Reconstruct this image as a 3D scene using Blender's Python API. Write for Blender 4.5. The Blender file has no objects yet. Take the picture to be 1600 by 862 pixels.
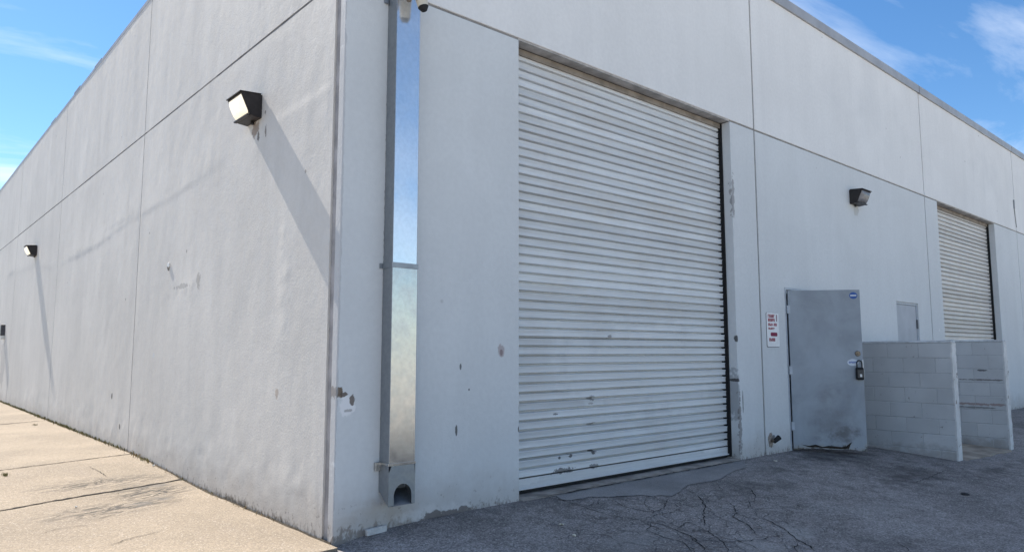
import bpy, bmesh, math, random
import numpy as np
from mathutils import Vector, Matrix

rnd = random.Random(7)
nrs = np.random.RandomState(11)
scene = bpy.context.scene
C = scene.collection

# ------------------------------------------------------------------ camera
CAM = np.array([-2.5274, -4.776, 1.294])
YAW, PITCH, FPX = math.radians(41.514), math.radians(6.026), 1120.26
cam_d = bpy.data.cameras.new('camera')
cam = bpy.data.objects.new('camera', cam_d); C.objects.link(cam)
cam.location = CAM
cam.rotation_euler = (math.pi / 2 + PITCH, 0, -YAW)
cam_d.sensor_width = 36; cam_d.lens = FPX / 1600 * 36
cam_d.clip_start = 0.05; cam_d.clip_end = 2000
scene.camera = cam

# ------------------------------------------------------------------ world, sun, exposure
SUN_TO = Vector((-0.068, 1.0, 0.97)).normalized()          # towards the sun
SUN_EL = math.asin(SUN_TO.z); SUN_AZ = math.atan2(SUN_TO.x, SUN_TO.y)
world = bpy.data.worlds.new('World'); scene.world = world; world.use_nodes = True
wn = world.node_tree.nodes; wl = world.node_tree.links; wn.clear()
w_out = wn.new('ShaderNodeOutputWorld'); w_bg = wn.new('ShaderNodeBackground')
w_sky = wn.new('ShaderNodeTexSky'); w_sky.sky_type = 'NISHITA'; w_sky.sun_disc = False
w_sky.sun_elevation = SUN_EL; w_sky.sun_rotation = SUN_AZ
w_sky.altitude = 500; w_sky.air_density = 1.0; w_sky.dust_density = 0.1; w_sky.ozone_density = 3.0
w_bg.inputs['Strength'].default_value = 0.080
# thin clouds spread over the whole sky (projected on a flat layer overhead)
w_tc = wn.new('ShaderNodeTexCoord'); w_sep = wn.new('ShaderNodeSeparateXYZ')
wl.new(w_tc.outputs['Generated'], w_sep.inputs[0])
def wmath(op, a, b=None, clamp=False):
    n = wn.new('ShaderNodeMath'); n.operation = op; n.use_clamp = clamp
    for i, v in enumerate((a, b)):
        if v is None: continue
        if isinstance(v, (int, float)): n.inputs[i].default_value = v
        else: wl.new(v, n.inputs[i])
    return n.outputs[0]
w_z = wmath('ADD', wmath('MAXIMUM', w_sep.outputs[2], 0.0), 0.12)
w_cmb = wn.new('ShaderNodeCombineXYZ')
wl.new(wmath('DIVIDE', w_sep.outputs[0], w_z), w_cmb.inputs[0]); wl.new(wmath('DIVIDE', w_sep.outputs[1], w_z), w_cmb.inputs[1])
w_map = wn.new('ShaderNodeMapping'); w_map.inputs['Location'].default_value = (15.2, 2.4, 0)
w_map.inputs['Rotation'].default_value = (0, 0, math.radians(35)); w_map.inputs['Scale'].default_value = (0.55, 1.5, 1)
wl.new(w_cmb.outputs[0], w_map.inputs['Vector'])
w_no = wn.new('ShaderNodeTexNoise'); w_no.inputs['Scale'].default_value = 1.15; w_no.inputs['Detail'].default_value = 8
w_no.inputs['Roughness'].default_value = 0.58; w_no.inputs['Distortion'].default_value = 0.5
wl.new(w_map.outputs[0], w_no.inputs['Vector'])
w_rmp = wn.new('ShaderNodeValToRGB'); w_rmp.color_ramp.elements[0].position = 0.46; w_rmp.color_ramp.elements[1].position = 0.80
wl.new(w_no.outputs['Fac'], w_rmp.inputs[0])
w_mix = wn.new('ShaderNodeMix'); w_mix.data_type = 'RGBA'
w_mix.inputs[7].default_value = (7.6, 7.9, 8.4, 1)
wl.new(w_rmp.outputs[0], w_mix.inputs[0]); w_hs = wn.new('ShaderNodeHueSaturation'); w_hs.inputs['Saturation'].default_value = 1.2
wl.new(w_sky.outputs[0], w_hs.inputs['Color']); wl.new(w_hs.outputs[0], w_mix.inputs[6])
wl.new(w_mix.outputs[2], w_bg.inputs['Color']); wl.new(w_bg.outputs[0], w_out.inputs[0])

sun_d = bpy.data.lights.new('sun', 'SUN'); sun_d.energy = 5.0; sun_d.angle = math.radians(0.53); sun_d.color = (1.0, 0.93, 0.83)
sun = bpy.data.objects.new('sun', sun_d); C.objects.link(sun)
sun.rotation_euler = SUN_TO.to_track_quat('Z', 'Y').to_euler(); sun.location = (0, 20, 30)

scene.view_settings.view_transform = 'Standard'; scene.view_settings.look = 'None'
scene.view_settings.gamma = 1; scene.view_settings.use_curve_mapping = False
scene.view_settings.exposure = 1.15
scene.render.engine = 'CYCLES'

# ------------------------------------------------------------------ helpers
def link(o, parent=None):
    C.objects.link(o)
    if parent is not None: o.parent = parent
    return o
def mesh_obj(name, verts, faces, mat, parent=None, smooth=False):
    me = bpy.data.meshes.new(name); me.from_pydata([tuple(map(float, v)) for v in verts], [], [tuple(map(int, f)) for f in faces]); me.update()
    if mat: me.materials.append(mat)
    if smooth: me.shade_smooth()
    return link(bpy.data.objects.new(name, me), parent)
def bm_obj(name, bm, mat, parent=None, smooth=False):
    bmesh.ops.recalc_face_normals(bm, faces=bm.faces)
    me = bpy.data.meshes.new(name); bm.to_mesh(me); bm.free()
    if mat: me.materials.append(mat)
    if smooth: me.shade_smooth()
    return link(bpy.data.objects.new(name, me), parent)
def empty(name, loc=(0, 0, 0)):
    o = bpy.data.objects.new(name, None); o.location = loc; o.empty_display_size = 0.2; C.objects.link(o); return o
def tag(o, label, cat, group=None, kind=None):
    o['label'] = label
    if cat: o['category'] = cat
    if group: o['group'] = group
    if kind: o['kind'] = kind
    return o
def box(bm, x0, x1, y0, y1, z0, z1, bev=0.0, seg=1):
    vs = [bm.verts.new(p) for p in ((x0,y0,z0),(x1,y0,z0),(x1,y1,z0),(x0,y1,z0),(x0,y0,z1),(x1,y0,z1),(x1,y1,z1),(x0,y1,z1))]
    fs = [bm.faces.new([vs[i] for i in f]) for f in ((0,3,2,1),(4,5,6,7),(0,1,5,4),(1,2,6,5),(2,3,7,6),(3,0,4,7))]
    if bev > 0:
        es = list({e for f in fs for e in f.edges})
        bmesh.ops.bevel(bm, geom=es, offset=bev, segments=seg, affect='EDGES', profile=0.5)
    return vs
def cyl(bm, p0, p1, r0, r1=None, seg=14, caps=True):
    p0 = Vector(p0); p1 = Vector(p1); r1 = r0 if r1 is None else r1
    d = (p1 - p0).normalized(); a = d.orthogonal().normalized(); b = d.cross(a)
    R0 = []; R1 = []
    for i in range(seg):
        t = 2 * math.pi * i / seg; v = a * math.cos(t) + b * math.sin(t)
        R0.append(bm.verts.new(p0 + v * r0)); R1.append(bm.verts.new(p1 + v * r1))
    for i in range(seg):
        j = (i + 1) % seg; bm.faces.new((R0[i], R0[j], R1[j], R1[i]))
    if caps: bm.faces.new(R0[::-1]); bm.faces.new(R1)
def bevel_mod(o, w=0.006, seg=2):
    m = o.modifiers.new('bevel', 'BEVEL'); m.width = w; m.segments = seg; m.limit_method = 'ANGLE'; m.angle_limit = math.radians(40)
def vnoise(x, y, scale, seed):
    r = np.random.RandomState(seed).rand(256, 256)
    u = np.asarray(x, float) * scale + seed * 3.7; v = np.asarray(y, float) * scale + seed * 1.3
    i = np.floor(u).astype(int); j = np.floor(v).astype(int); fu = u - i; fv = v - j
    fu = fu*fu*fu*(fu*(fu*6-15)+10); fv = fv*fv*fv*(fv*(fv*6-15)+10)
    g = lambda a, b: r[a % 256, b % 256]
    return (g(i,j)*(1-fu)+g(i+1,j)*fu)*(1-fv) + (g(i,j+1)*(1-fu)+g(i+1,j+1)*fu)*fv
def fbm(x, y, scale, seed, octv=3):
    s = 0; a = 1; n = 0
    for k in range(octv):
        s = s + a * (vnoise(x, y, scale * 2**k, seed + k) - .5); n += a; a *= .5
    return s / n
def smooth01(a, b, x):
    t = np.clip((np.asarray(x, float) - a) / (b - a), 0, 1); return t*t*(3-2*t)

# ------------------------------------------------------------------ materials
class Mat:
    def __init__(s, name, rough=0.8, spec=0.4, metal=0.0, coord='Object'):
        s.m = bpy.data.materials.new(name); s.m.use_nodes = True; s.t = s.m.node_tree; s.n = s.t.nodes; s.l = s.t.links
        s.b = s.n['Principled BSDF']; s.b.inputs['Roughness'].default_value = rough; s.b.inputs['Metallic'].default_value = metal
        s.b.inputs['Specular IOR Level'].default_value = spec
        tc = s.n.new('ShaderNodeTexCoord'); s.co = tc.outputs[coord]; s.height = None
    def put(s, sock, v):
        if hasattr(v, 'is_linked'): s.l.new(v, sock)
        elif isinstance(v, (tuple, list)) and len(v) == 3 and sock.type == 'RGBA': sock.default_value = (*v, 1)
        else: sock.default_value = v
    def math(s, op, a, b=0.0, c=None, clamp=False):
        n = s.n.new('ShaderNodeMath'); n.operation = op; n.use_clamp = clamp
        s.put(n.inputs[0], a); s.put(n.inputs[1], b)
        if c is not None: s.put(n.inputs[2], c)
        return n.outputs[0]
    def map(s, scale=(1,1,1), loc=(0,0,0), rot=(0,0,0), v=None):
        n = s.n.new('ShaderNodeMapping'); s.l.new(v or s.co, n.inputs[0])
        n.inputs['Scale'].default_value = scale; n.inputs['Location'].default_value = loc; n.inputs['Rotation'].default_value = rot
        return n.outputs[0]
    def noise(s, scale, detail=4, rough=0.55, dist=0.0, v=None):
        n = s.n.new('ShaderNodeTexNoise'); s.l.new(v or s.co, n.inputs['Vector'])
        n.inputs['Scale'].default_value = scale; n.inputs['Detail'].default_value = detail; n.inputs['Roughness'].default_value = rough; n.inputs['Distortion'].default_value = dist
        return n.outputs['Fac']
    def voro(s, scale, feature='F1', v=None, rand=1.0, out='Distance'):
        n = s.n.new('ShaderNodeTexVoronoi'); n.feature = feature; s.l.new(v or s.co, n.inputs['Vector']); n.inputs['Scale'].default_value = scale
        n.inputs['Randomness'].default_value = rand
        return n.outputs[out]
    def ramp(s, x, a, b, lo=0.0, hi=1.0):
        n = s.n.new('ShaderNodeMapRange'); n.interpolation_type = 'SMOOTHSTEP'; s.put(n.inputs[0], x)
        for i, v in enumerate((a, b, lo, hi)): n.inputs[i+1].default_value = v
        return n.outputs[0]
    def mix(s, f, a, b, mode='MIX'):
        n = s.n.new('ShaderNodeMix'); n.data_type = 'RGBA'; n.blend_type = mode
        s.put(n.inputs[0], f); s.put(n.inputs[6], a); s.put(n.inputs[7], b); return n.outputs[2]
    def xyz(s):
        n = s.n.new('ShaderNodeSeparateXYZ'); s.l.new(s.co, n.inputs[0]); return n.outputs
    def mul(s, col, f):                                     # colour times a factor socket
        n = s.n.new('ShaderNodeVectorMath'); n.operation = 'SCALE'; s.put(n.inputs[0], col); s.put(n.inputs[3], f); return n.outputs[0]
    def spot(s, col, c, r, color, amt=0.8, rag=0.7, nscale=14, soft=.28):
        """a mark of its own shape: ragged ellipse centred at c with radii r"""
        n = s.n.new('ShaderNodeVectorMath'); n.operation = 'SUBTRACT'; s.l.new(s.co, n.inputs[0]); n.inputs[1].default_value = c
        d = s.n.new('ShaderNodeVectorMath'); d.operation = 'DIVIDE'; s.l.new(n.outputs[0], d.inputs[0]); d.inputs[1].default_value = r
        L = s.n.new('ShaderNodeVectorMath'); L.operation = 'LENGTH'; s.l.new(d.outputs[0], L.inputs[0])
        x = s.math('MULTIPLY_ADD', s.math('SUBTRACT', s.noise(nscale, 4, .65), .5), rag * 2.2, L.outputs['Value'])
        return s.mix(s.ramp(x, 1.0, 1.0 - soft, 0, amt), col, color)
    def bump(s, h, dist, strength=1.0):
        n = s.n.new('ShaderNodeBump'); n.inputs['Strength'].default_value = strength; n.inputs['Distance'].default_value = dist
        s.l.new(h, n.inputs['Height'])
        if s.height is not None: s.l.new(s.height, n.inputs['Normal'])
        s.height = n.outputs[0]
    def done(s, col, rough=None):
        s.put(s.b.inputs['Base Color'], col)
        if rough is not None: s.put(s.b.inputs['Roughness'], rough)
        if s.height is not None: s.l.new(s.height, s.b.inputs['Normal'])
        return s.m

def plain(name, col, rough=0.6, metal=0.0, var=0.12, scale=12, bump=0.0, spec=0.4):
    m = Mat(name, rough, spec, metal)
    f = m.ramp(m.noise(scale, 5), .3, .7, 1 - var, 1 + var)
    if bump: m.bump(m.noise(scale * 4, 4), bump)
    return m.done(m.mul(col, f))

def wall_paint(name, base, spots=(), streak=0.08, blotch=0.07, stucco=0.0018, base_wear=True, low=0.0, specks=True, moss=False):
    m = Mat(name, 0.72, 0.3); X, Y, Z = m.xyz()
    big = m.ramp(m.noise(0.45, 4, .6), .3, .7, 1 - blotch, 1 + blotch)
    st = m.ramp(m.noise(1.0, 5, .6, .6, m.map((2.6, 2.6, .4))), .35, .72, 1 + streak * .5, 1 - streak)
    fine = m.ramp(m.noise(22, 4), .3, .7, .975, 1.02)
    col = m.mul(base, m.math('MULTIPLY', m.math('MULTIPLY', big, st), fine))
    # roller and touch-up patches of slightly different paint
    pt = m.ramp(m.noise(.8, 2, .4, .8, m.map((1, 1, 1.4), (3.1, 1.7, 5))), .55, .58)
    col = m.mix(m.math('MULTIPLY', pt, .18), col, m.mul(base, .9))
    if specks:
        sp = m.math('MULTIPLY', m.ramp(m.voro(2.3), .055, .03), m.ramp(m.noise(1.3, 2), .5, .56))
        col = m.mix(m.math('MULTIPLY', sp, .55), col, (.12, .10, .09))
    if base_wear:
        n1 = m.noise(3.2, 6, .65)
        zz = m.math('MULTIPLY_ADD', m.math('SUBTRACT', n1, .5), -.55, Z)
        col = m.mix(m.ramp(zz, low + .42, low - .04, 0, .36), col, (.30, .235, .18))
        n2 = m.noise(1, 7, .72, .5, m.map((24, 24, 13)))
        z2 = m.math('MULTIPLY_ADD', m.math('SUBTRACT', n2, .5), -.62, Z)
        col = m.mix(m.ramp(z2, low + .035, low - .05, 0, .75), col, (.17, .14, .12))
        chip = m.math('MULTIPLY', m.ramp(m.noise(15, 5, .7), .60, .65), m.ramp(zz, low + .28, low + .1))
        col = m.mix(m.math('MULTIPLY', chip, .6), col, (.22, .19, .17))
    if moss:
        n3 = m.noise(1, 6, .7, .3, m.map((11, 11, 9))); z3 = m.math('MULTIPLY_ADD', m.math('SUBTRACT', n3, .5), -.38, Z)
        thick = m.ramp(m.noise(.9, 3), .35, .6, -.05, .03)
        col = m.mix(m.ramp(m.math('SUBTRACT', z3, thick), low + .03, low - .05, 0, .85), col, (.085, .072, .055))
    for sp in spots: col = m.spot(col, *sp)
    if stucco: m.bump(m.noise(55, 5, .6), stucco)
    m.bump(m.noise(6, 3, .5), .003, .6); m.bump(m.noise(17, 4, .6, .5), .0016, .8)
    return m.done(col, m.ramp(m.noise(9, 3), .3, .7, .62, .85))

BR = (.085, .062, .05); DK = (.06, .055, .055); PK = (.36, .27, .26); WH = (.62, .62, .62); RUST = (.17, .085, .04)
B = 9.0   # 'don't care' radius along the wall's depth
facade_spots = [
    ((1.573, 0, 1.305), (.045, B, .06), PK, .65), ((1.575, 0, 1.29), (.02, B, .03), (.22, .15, .15), .7),
    ((1.09, 0, .655), (.014, B, .055), DK, .85, .5, 30), ((1.13, 0, 1.17), (.012, B, .03), DK, .8), ((1.22, 0, .98), (.01, B, .012), DK, .8),
    ((.09, 0, .90), (.075, B, .085), (.80, .79, .79), .95, .8, 12), ((.02, 0, 1.0), (.04, B, .05), (.15, .11, .075), .95, .9, 26), ((.06, 0, .985), (.03, B, .02), (.12, .09, .07), .9, 1.0, 30), ((.13, 0, .94), (.022, B, .045), (.14, .11, .09), .9, 1.1, 34), ((.10, 0, .865), (.04, B, .012), (.4, .38, .37), .8, 1.0, 30),
    ((.0, 0, 2.2), (.016, B, 2.6), (.44, .43, .43), .55, 1.1, 7),
    ((1.79, 0, .80), (.012, B, .05), DK, .9), ((1.79, 0, 1.0), (.008, B, .18), DK, .8, 1.0), ((1.785, 0, .62), (.016, B, .03), DK, .9),
    ((.39, 0, 1.9), (.02, B, 1.8), (.2, .19, .19), .6, 1.1, 11),
    ((.42, 0, .07), (.5, B, .16), (.42, .35, .28), .5, .9, 4, .9),
    ((.9, 0, .03), (.45, B, .075), (.66, .64, .62), .6, 1.0, 9, .6), ((1.0, 0, .0), (.3, B, .05), (.13, .11, .10), .85, 1.2, 12),
    ((5.38, .03, .75), (.03, .16, .35), (.20, .21, .23), .55, 1.0, 9), ((5.38, 0, 1.45), (.03, .05, .05), DK, .9), ((5.38, .02, .95), (.03, .12, .02), DK, .9, .8),
    ((5.40, 0, .4), (.03, .03, .4), (.18, .16, .15), .7, 1.3, 18), ((5.40, 0, 3.25), (.03, .05, .35), (.22, .21, .21), .7, 1.3, 14),
    ((5.47, 0, .68), (.012, .1, .16), (.10, .09, .09), .85, .5, 20),
    ((6.11, 0, .17), (.05, B, .10), (.30, .25, .20), .8, 1.0, 14), ((6.16, 0, .21), (.05, B, .03), DK, .7, .8, 18),
    ((12.4, 0, 1.70), (.03, B, .03), (.75, .75, .74), .9, .3), ((9.0, 0, 3.52), (.10, B, .10), (.40, .38, .34), .45, .9, 12),
]
upper_spots = [((9.5, 0, 5.4), (2.2, B, .8), (.50, .51, .52), .16, 1.1, 1.6, 1.2), ((16, 0, 5.3), (1.5, B, .7), (.47, .48, .49), .18, 1.1, 1.8, 1.2)]
side_spots = [
    ((0, 1.70, 3.36), (B, .09, .08), RUST, .65, 1.0, 20), ((0, 1.62, 3.27), (B, .03, .05), BR, .8, .9, 22), ((0, 1.45, 3.28), (B, .02, .06), BR, .7, .8, 22), ((0, 1.48, 3.47), (B, .015, .02), BR, .7, .8, 22),
    ((0, 4.17, 2.28), (B, .05, .05), (.20, .18, .16), .8, .8, 20), ((0, 3.65, 2.02), (B, .28, .03), (.28, .27, .26), .5, 1.3, 10), ((0, 3.1, 2.05), (B, .06, .1), (.27, .25, .23), .55, 1.2, 16),
    ((0, 1.02, .95), (B, .04, .05), (.33, .24, .17), .5, .8, 22), ((0, 6.5, .68), (B, .05, .05), DK, .8), ((0, 6.0, .30), (B, .04, .04), DK, .8), ((0, 4.6, 1.25), (B, .06, .03), (.6, .6, .6), .8),
    ((0, 18.1, 1.0), (B, .5, .7), (.25, .24, .24), .3, 1.0, 3),
    ((0, 9.0, 2.95), (B, 1.6, .09), (.40, .40, .41), .32, 1.3, 6, .7), ((0, 6.6, 3.15), (B, .9, .06), (.42, .42, .43), .28, 1.3, 6, .7), ((0, 17.6, 3.3), (B, .6, .09), (.38, .38, .39), .35, 1.2, 6, .7),
]
M_low = wall_paint('wall_paint_lower', (.665, .675, .675), facade_spots, streak=.025, blotch=.035)
M_up = wall_paint('wall_paint_upper', (.79, .775, .755), upper_spots, streak=.03, blotch=.04, base_wear=False)
M_side_low = wall_paint('side_wall_paint_lower', (.665, .632, .588), side_spots, streak=.045, blotch=.055, low=-.05, moss=True)
M_side_up = wall_paint('side_wall_paint_upper', (.66, .63, .588), (), streak=.055, blotch=.05, base_wear=False)
M_seal = plain('sealant', (.26, .25, .24), .8, var=.2, scale=6)
M_seal_line = plain('dark_sealant', (.17, .16, .15), .85, var=.3, scale=5)
M_seal_dark = plain('corner_sealant', (.36, .34, .335), .8, var=.25, scale=5)
M_coping = plain('coping_metal', (.37, .375, .39), .5, .15, .1, 2.5)
M_coping2 = plain('coping_metal_thin', (.33, .335, .35), .5, .15, .15, 3)
M_roof = plain('roofing', (.4, .4, .4), .9)
M_sill = plain('sill_concrete', (.30, .27, .24), .9, var=.35, scale=5, bump=.004)
M_black = plain('black_rubber', (.012, .012, .013), .7)
M_dark = plain('dark_interior', (.03, .03, .032), .9)
M_header = plain('header_board', (.27, .23, .19), .75, var=.25, scale=7)
M_lintel = plain('lintel_soffit', (.42, .40, .38), .85, var=.3, scale=5)
M_lampbody = plain('bronze_lamp_body', (.022, .018, .018), .45, .0, .2, 20, .0006)
M_cream = plain('cream_plastic', (.62, .56, .45), .45, var=.08)
M_white = plain('white_plastic', (.72, .72, .70), .5, var=.08)
M_frame = plain('painted_steel_frame', (.46, .49, .53), .5, var=.1)
M_steel = plain('zinc_hardware', (.45, .44, .42), .4, .8, .2, 30)
M_brass = plain('worn_brass', (.20, .165, .13), .4, .8, .3, 40)

def rollup_material(name='rollup_paint', base=(.70, .715, .72), marks=True):
    m = Mat(name, .42, .5); gp = m.n.new('ShaderNodeNewGeometry'); m.co = gp.outputs['Position']; oi = m.n.new('ShaderNodeObjectInfo')
    tint = m.math('MULTIPLY_ADD', oi.outputs['Random'], .22, .87)
    sc = m.ramp(m.noise(1, 5, .65, .2, m.map((1.2, 1, 40))), .3, .75, 1.05, .86)
    dirt = m.ramp(m.noise(2.2, 6, .65), .42, .72)
    col = m.mul(base, m.math('MULTIPLY', tint, sc))
    col = m.mix(m.math('MULTIPLY', dirt, .28), col, (.54, .52, .51))
    gap = m.ramp(m.noise(1, 4, .6, 0, m.map((.6, 1, 3))), .5, .66)
    col = m.mix(m.math('MULTIPLY', gap, .25), col, (.56, .52, .47))
    for s in [((2.92, 0, .83), (.05, B, .03), DK, .85, .9, 25), ((2.9, 0, .78), (.05, B, .012), BR, .7, .9, 30), ((2.93, 0, .58), (.05, B, .014), BR, .7, 1, 30),
              ((2.93, 0, .30), (.05, B, .028), DK, .9, 1, 25), ((2.60, 0, .29), (.03, B, .02), DK, .85, 1, 30), ((2.45, 0, .29), (.02, B, .015), DK, .85, 1, 30),
              ((2.50, 0, .165), (.16, B, .028), DK, .8, 1.2, 22), ((2.93, 0, .16), (.09, B, .022), DK, .7, 1.2, 25), ((2.4, 0, .70), (.04, B, .012), DK, .7, 1, 30),
              ((5.0, 0, .14), (.18, B, .035), (.74, .74, .73), .9, .7, 14), ((2.0, 0, .13), (.2, B, .04), (.7, .7, .69), .7, .9, 12), ((3.2, 0, 1.45), (.04, B, .02), BR, .6, 1, 30),
              ((3.9, 0, 1.1), (1.8, B, .55), (.78, .78, .77), .35, 1.0, 2.2)]:
        if marks: col = m.spot(col, *s)
    m.bump(m.noise(1, 3, .5, 0, m.map((3, 1, 30))), .0012)
    return m.done(col, m.ramp(m.noise(6, 4), .3, .7, .36, .6))
M_roll = rollup_material(); M_roll_far = rollup_material('rollup_paint_weathered', (.64, .61, .57), False)

def galv(name, col, r0, r1, wob, metal=1.0):
    m = Mat(name, .2, .5, metal)
    f = m.ramp(m.noise(30, 3), .3, .7, .94, 1.04)
    dirt = m.ramp(m.noise(1, 6, .7, 0, m.map((9, 9, 2))), .58, .78)
    c = m.mix(m.math('MULTIPLY', dirt, .25), m.mul(col, f), (.35, .34, .32))
    m.bump(m.noise(1, 2, .5, 0, m.map((2.0, 2.0, 1.0))), wob)
    return m.done(c, m.ramp(m.noise(8, 5, .6), .3, .7, r0, r1))
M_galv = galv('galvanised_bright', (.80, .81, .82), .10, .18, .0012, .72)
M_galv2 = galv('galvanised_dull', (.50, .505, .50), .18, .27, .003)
M_galv_side = galv('galvanised_grey', (.34, .36, .38), .42, .6, .002)

def block_material(name, base, low):
    m = Mat(name, .75, .3); oi = m.n.new('ShaderNodeObjectInfo'); X, Y, Z = m.xyz()
    geo = m.n.new('ShaderNodeNewGeometry'); sep = m.n.new('ShaderNodeSeparateXYZ'); m.l.new(geo.outputs['Position'], sep.inputs[0]); m.co = geo.outputs['Position']
    tint = m.math('MULTIPLY_ADD', oi.outputs['Random'], .09, .955)
    c = m.mul(base, m.math('MULTIPLY', tint, m.ramp(m.noise(2.0, 4), .3, .7, .93, 1.06)))
    n = m.math('MULTIPLY_ADD', m.math('SUBTRACT', m.noise(7, 6, .7), .5), -.5, sep.outputs[2])
    c = m.mix(m.ramp(n, low + .22, low + .02, 0, .5), c, (.24, .20, .17))
    ch = m.ramp(m.noise(13, 6, .72, .3), .66, .69)
    c = m.mix(m.math('MULTIPLY', ch, .7), c, (.13, .10, .085))
    m.bump(m.noise(90, 4, .6), .002); m.bump(m.noise(14, 3), .003, .7)
    return m, c, sep
m, c, sp = block_material('painted_block', (.56, .565, .565), -.12); M_block = m.done(c)
m, c, sp = block_material('scraped_block', (.56, .565, .565), -.12)
for s in [((9.85, -1.35, 1.02), (B, .08, .014), DK, .8, .8, 20), ((9.85, -1.4, .88), (B, .5, .012), BR, .7, 1.3, 14), ((9.85, -1.3, .52), (B, .5, .02), (.25, .13, .10), .6, 1.3, 12), ((9.85, -1.2, .47), (B, .4, .015), DK, .6, 1.2, 12)]:
    c = m.spot(c, *s)
M_block2 = m.done(c)
M_cap = plain('wall_cap_paint', (.60, .615, .63), .8, var=.2, scale=9, bump=.003)
mm = Mat('block_end_render', .85, .3)
cc = mm.mul((.68, .67, .655), mm.ramp(mm.noise(6, 5), .3, .7, .86, 1.08))
cc = mm.mix(mm.ramp(mm.noise(11, 6, .72), .60, .64), cc, (.17, .13, .10)); mm.bump(mm.noise(20, 5), .008)
M_blockend = mm.done(cc)
M_grout = plain('painted_grout', (.46, .465, .47), .85, var=.15, scale=10)

def door_material():
    m = Mat('door_paint', .5, .4); X, Y, Z = m.xyz()
    c = m.mul((.33, .36, .395), m.ramp(m.noise(2.2, 4, .6, .4), .3, .7, .86, 1.12))
    c = m.mix(m.ramp(m.noise(1.4, 5, .6, 1.0, m.map((1, 1, .8), (.4, 0, .1))), .48, .75, 0, .3), c, (.25, .26, .275))
    c = m.spot(c, (.5, 0, .42), (.34, B, .60), (.17, .165, .165), .5, 1.4, 4.5, 1.3)
    c = m.spot(c, (.46, 0, 1.62), (.16, B, .13), (.29, .315, .35), .5, .25, 3, .6)
    c = m.spot(c, (.62, 0, .22), (.30, B, .15), (.10, .09, .085), .65, 1.4, 8, 1.1)
    n = m.math('MULTIPLY_ADD', m.math('SUBTRACT', m.noise(9, 6, .7), .5), -.35, Z)
    c = m.mix(m.ramp(n, .10, .03, 0, .85), c, (.36, .35, .33))
    n = m.math('MULTIPLY_ADD', m.math('SUBTRACT', m.noise(13, 6, .7), .5), -.4, Z)
    c = m.mix(m.ramp(n, .05, .0, 0, .9), c, (.07, .055, .045))
    m.bump(m.noise(5, 3), .003, .5); m.bump(m.noise(60, 3), .0006)
    return m.done(c, m.ramp(m.noise(7, 4), .3, .7, .42, .65))
M_door = door_material()

# cracks drawn on the photograph, as pixels; turned into ground points below
def px1(pts): return [(800 + x / 3.2, 700 + y / 3.2) for x, y in pts]
def px2(pts): return [(1200 + x / 4, 680 + y / 4) for x, y in pts]
def px3(pts): return [(x / 3.717, 630 + y / 3.717) for x, y in pts]
_r = np.array([math.cos(YAW), -math.sin(YAW), 0]); _f = np.array([math.sin(YAW)*math.cos(PITCH), math.cos(YAW)*math.cos(PITCH), math.sin(PITCH)]); _u = np.cross(_r, _f)

# ------------------------------------------------------------------ ground shape
def drop(d):                         # fall of the yard away from the loading front
    d = np.asarray(d, float); return 0.075 * np.minimum(d, 2.2) + 0.04 * np.clip(d - 2.2, 0, 2.6) + 0.004 * np.clip(d - 4.8, 0, 40)
def ground(x, y):
    x = np.asarray(x, float); y = np.asarray(y, float)
    ax = np.abs(x); ay = np.abs(y)
    front = np.where(x >= 0, -0.088 * np.exp(-np.maximum(x, 0) / .35), -0.088)
    q_right = front * np.exp(-np.minimum(ay, 30)) - drop(ay)                  # x>=0, y<=0
    q_left = -0.085 * (1 - smooth01(2, 5.5, y)) - .018 * np.minimum(ax, 8)    # x<0, y>0
    q_corner = -0.018 * np.minimum(ax, 8) - .088 * np.exp(-np.minimum(ay, 30)) - drop(ay)
    z = np.where(y > 0, np.where(x < 0, q_left, -0.02), np.where(x < 0, q_corner, q_right))
    w = np.where((x > 0) & (y > 0), 0, 1) * np.clip(np.minimum(1, np.hypot(np.minimum(ax, 9), np.minimum(ay, 9)) / 1.0), 0, 1)
    edge = np.where((x >= 0) & (y <= 0), np.clip(ay / .5, 0, 1), np.where((x < 0) & (y > 0), np.clip(ax / .5, 0, 1), 1))
    return z + w * edge * .022 * fbm(x, y, .55, 5, 2)
def hit(px, py):                     # the ground point seen at a pixel of the photograph
    d = _f + (px - 800) / FPX * _r + (431 - py) / FPX * _u
    z = -.1
    for _ in range(12):
        t = (z - CAM[2]) / d[2]; p = CAM + d * t; z = float(ground(p[0], p[1]))
    return p[0], p[1], z

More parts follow.
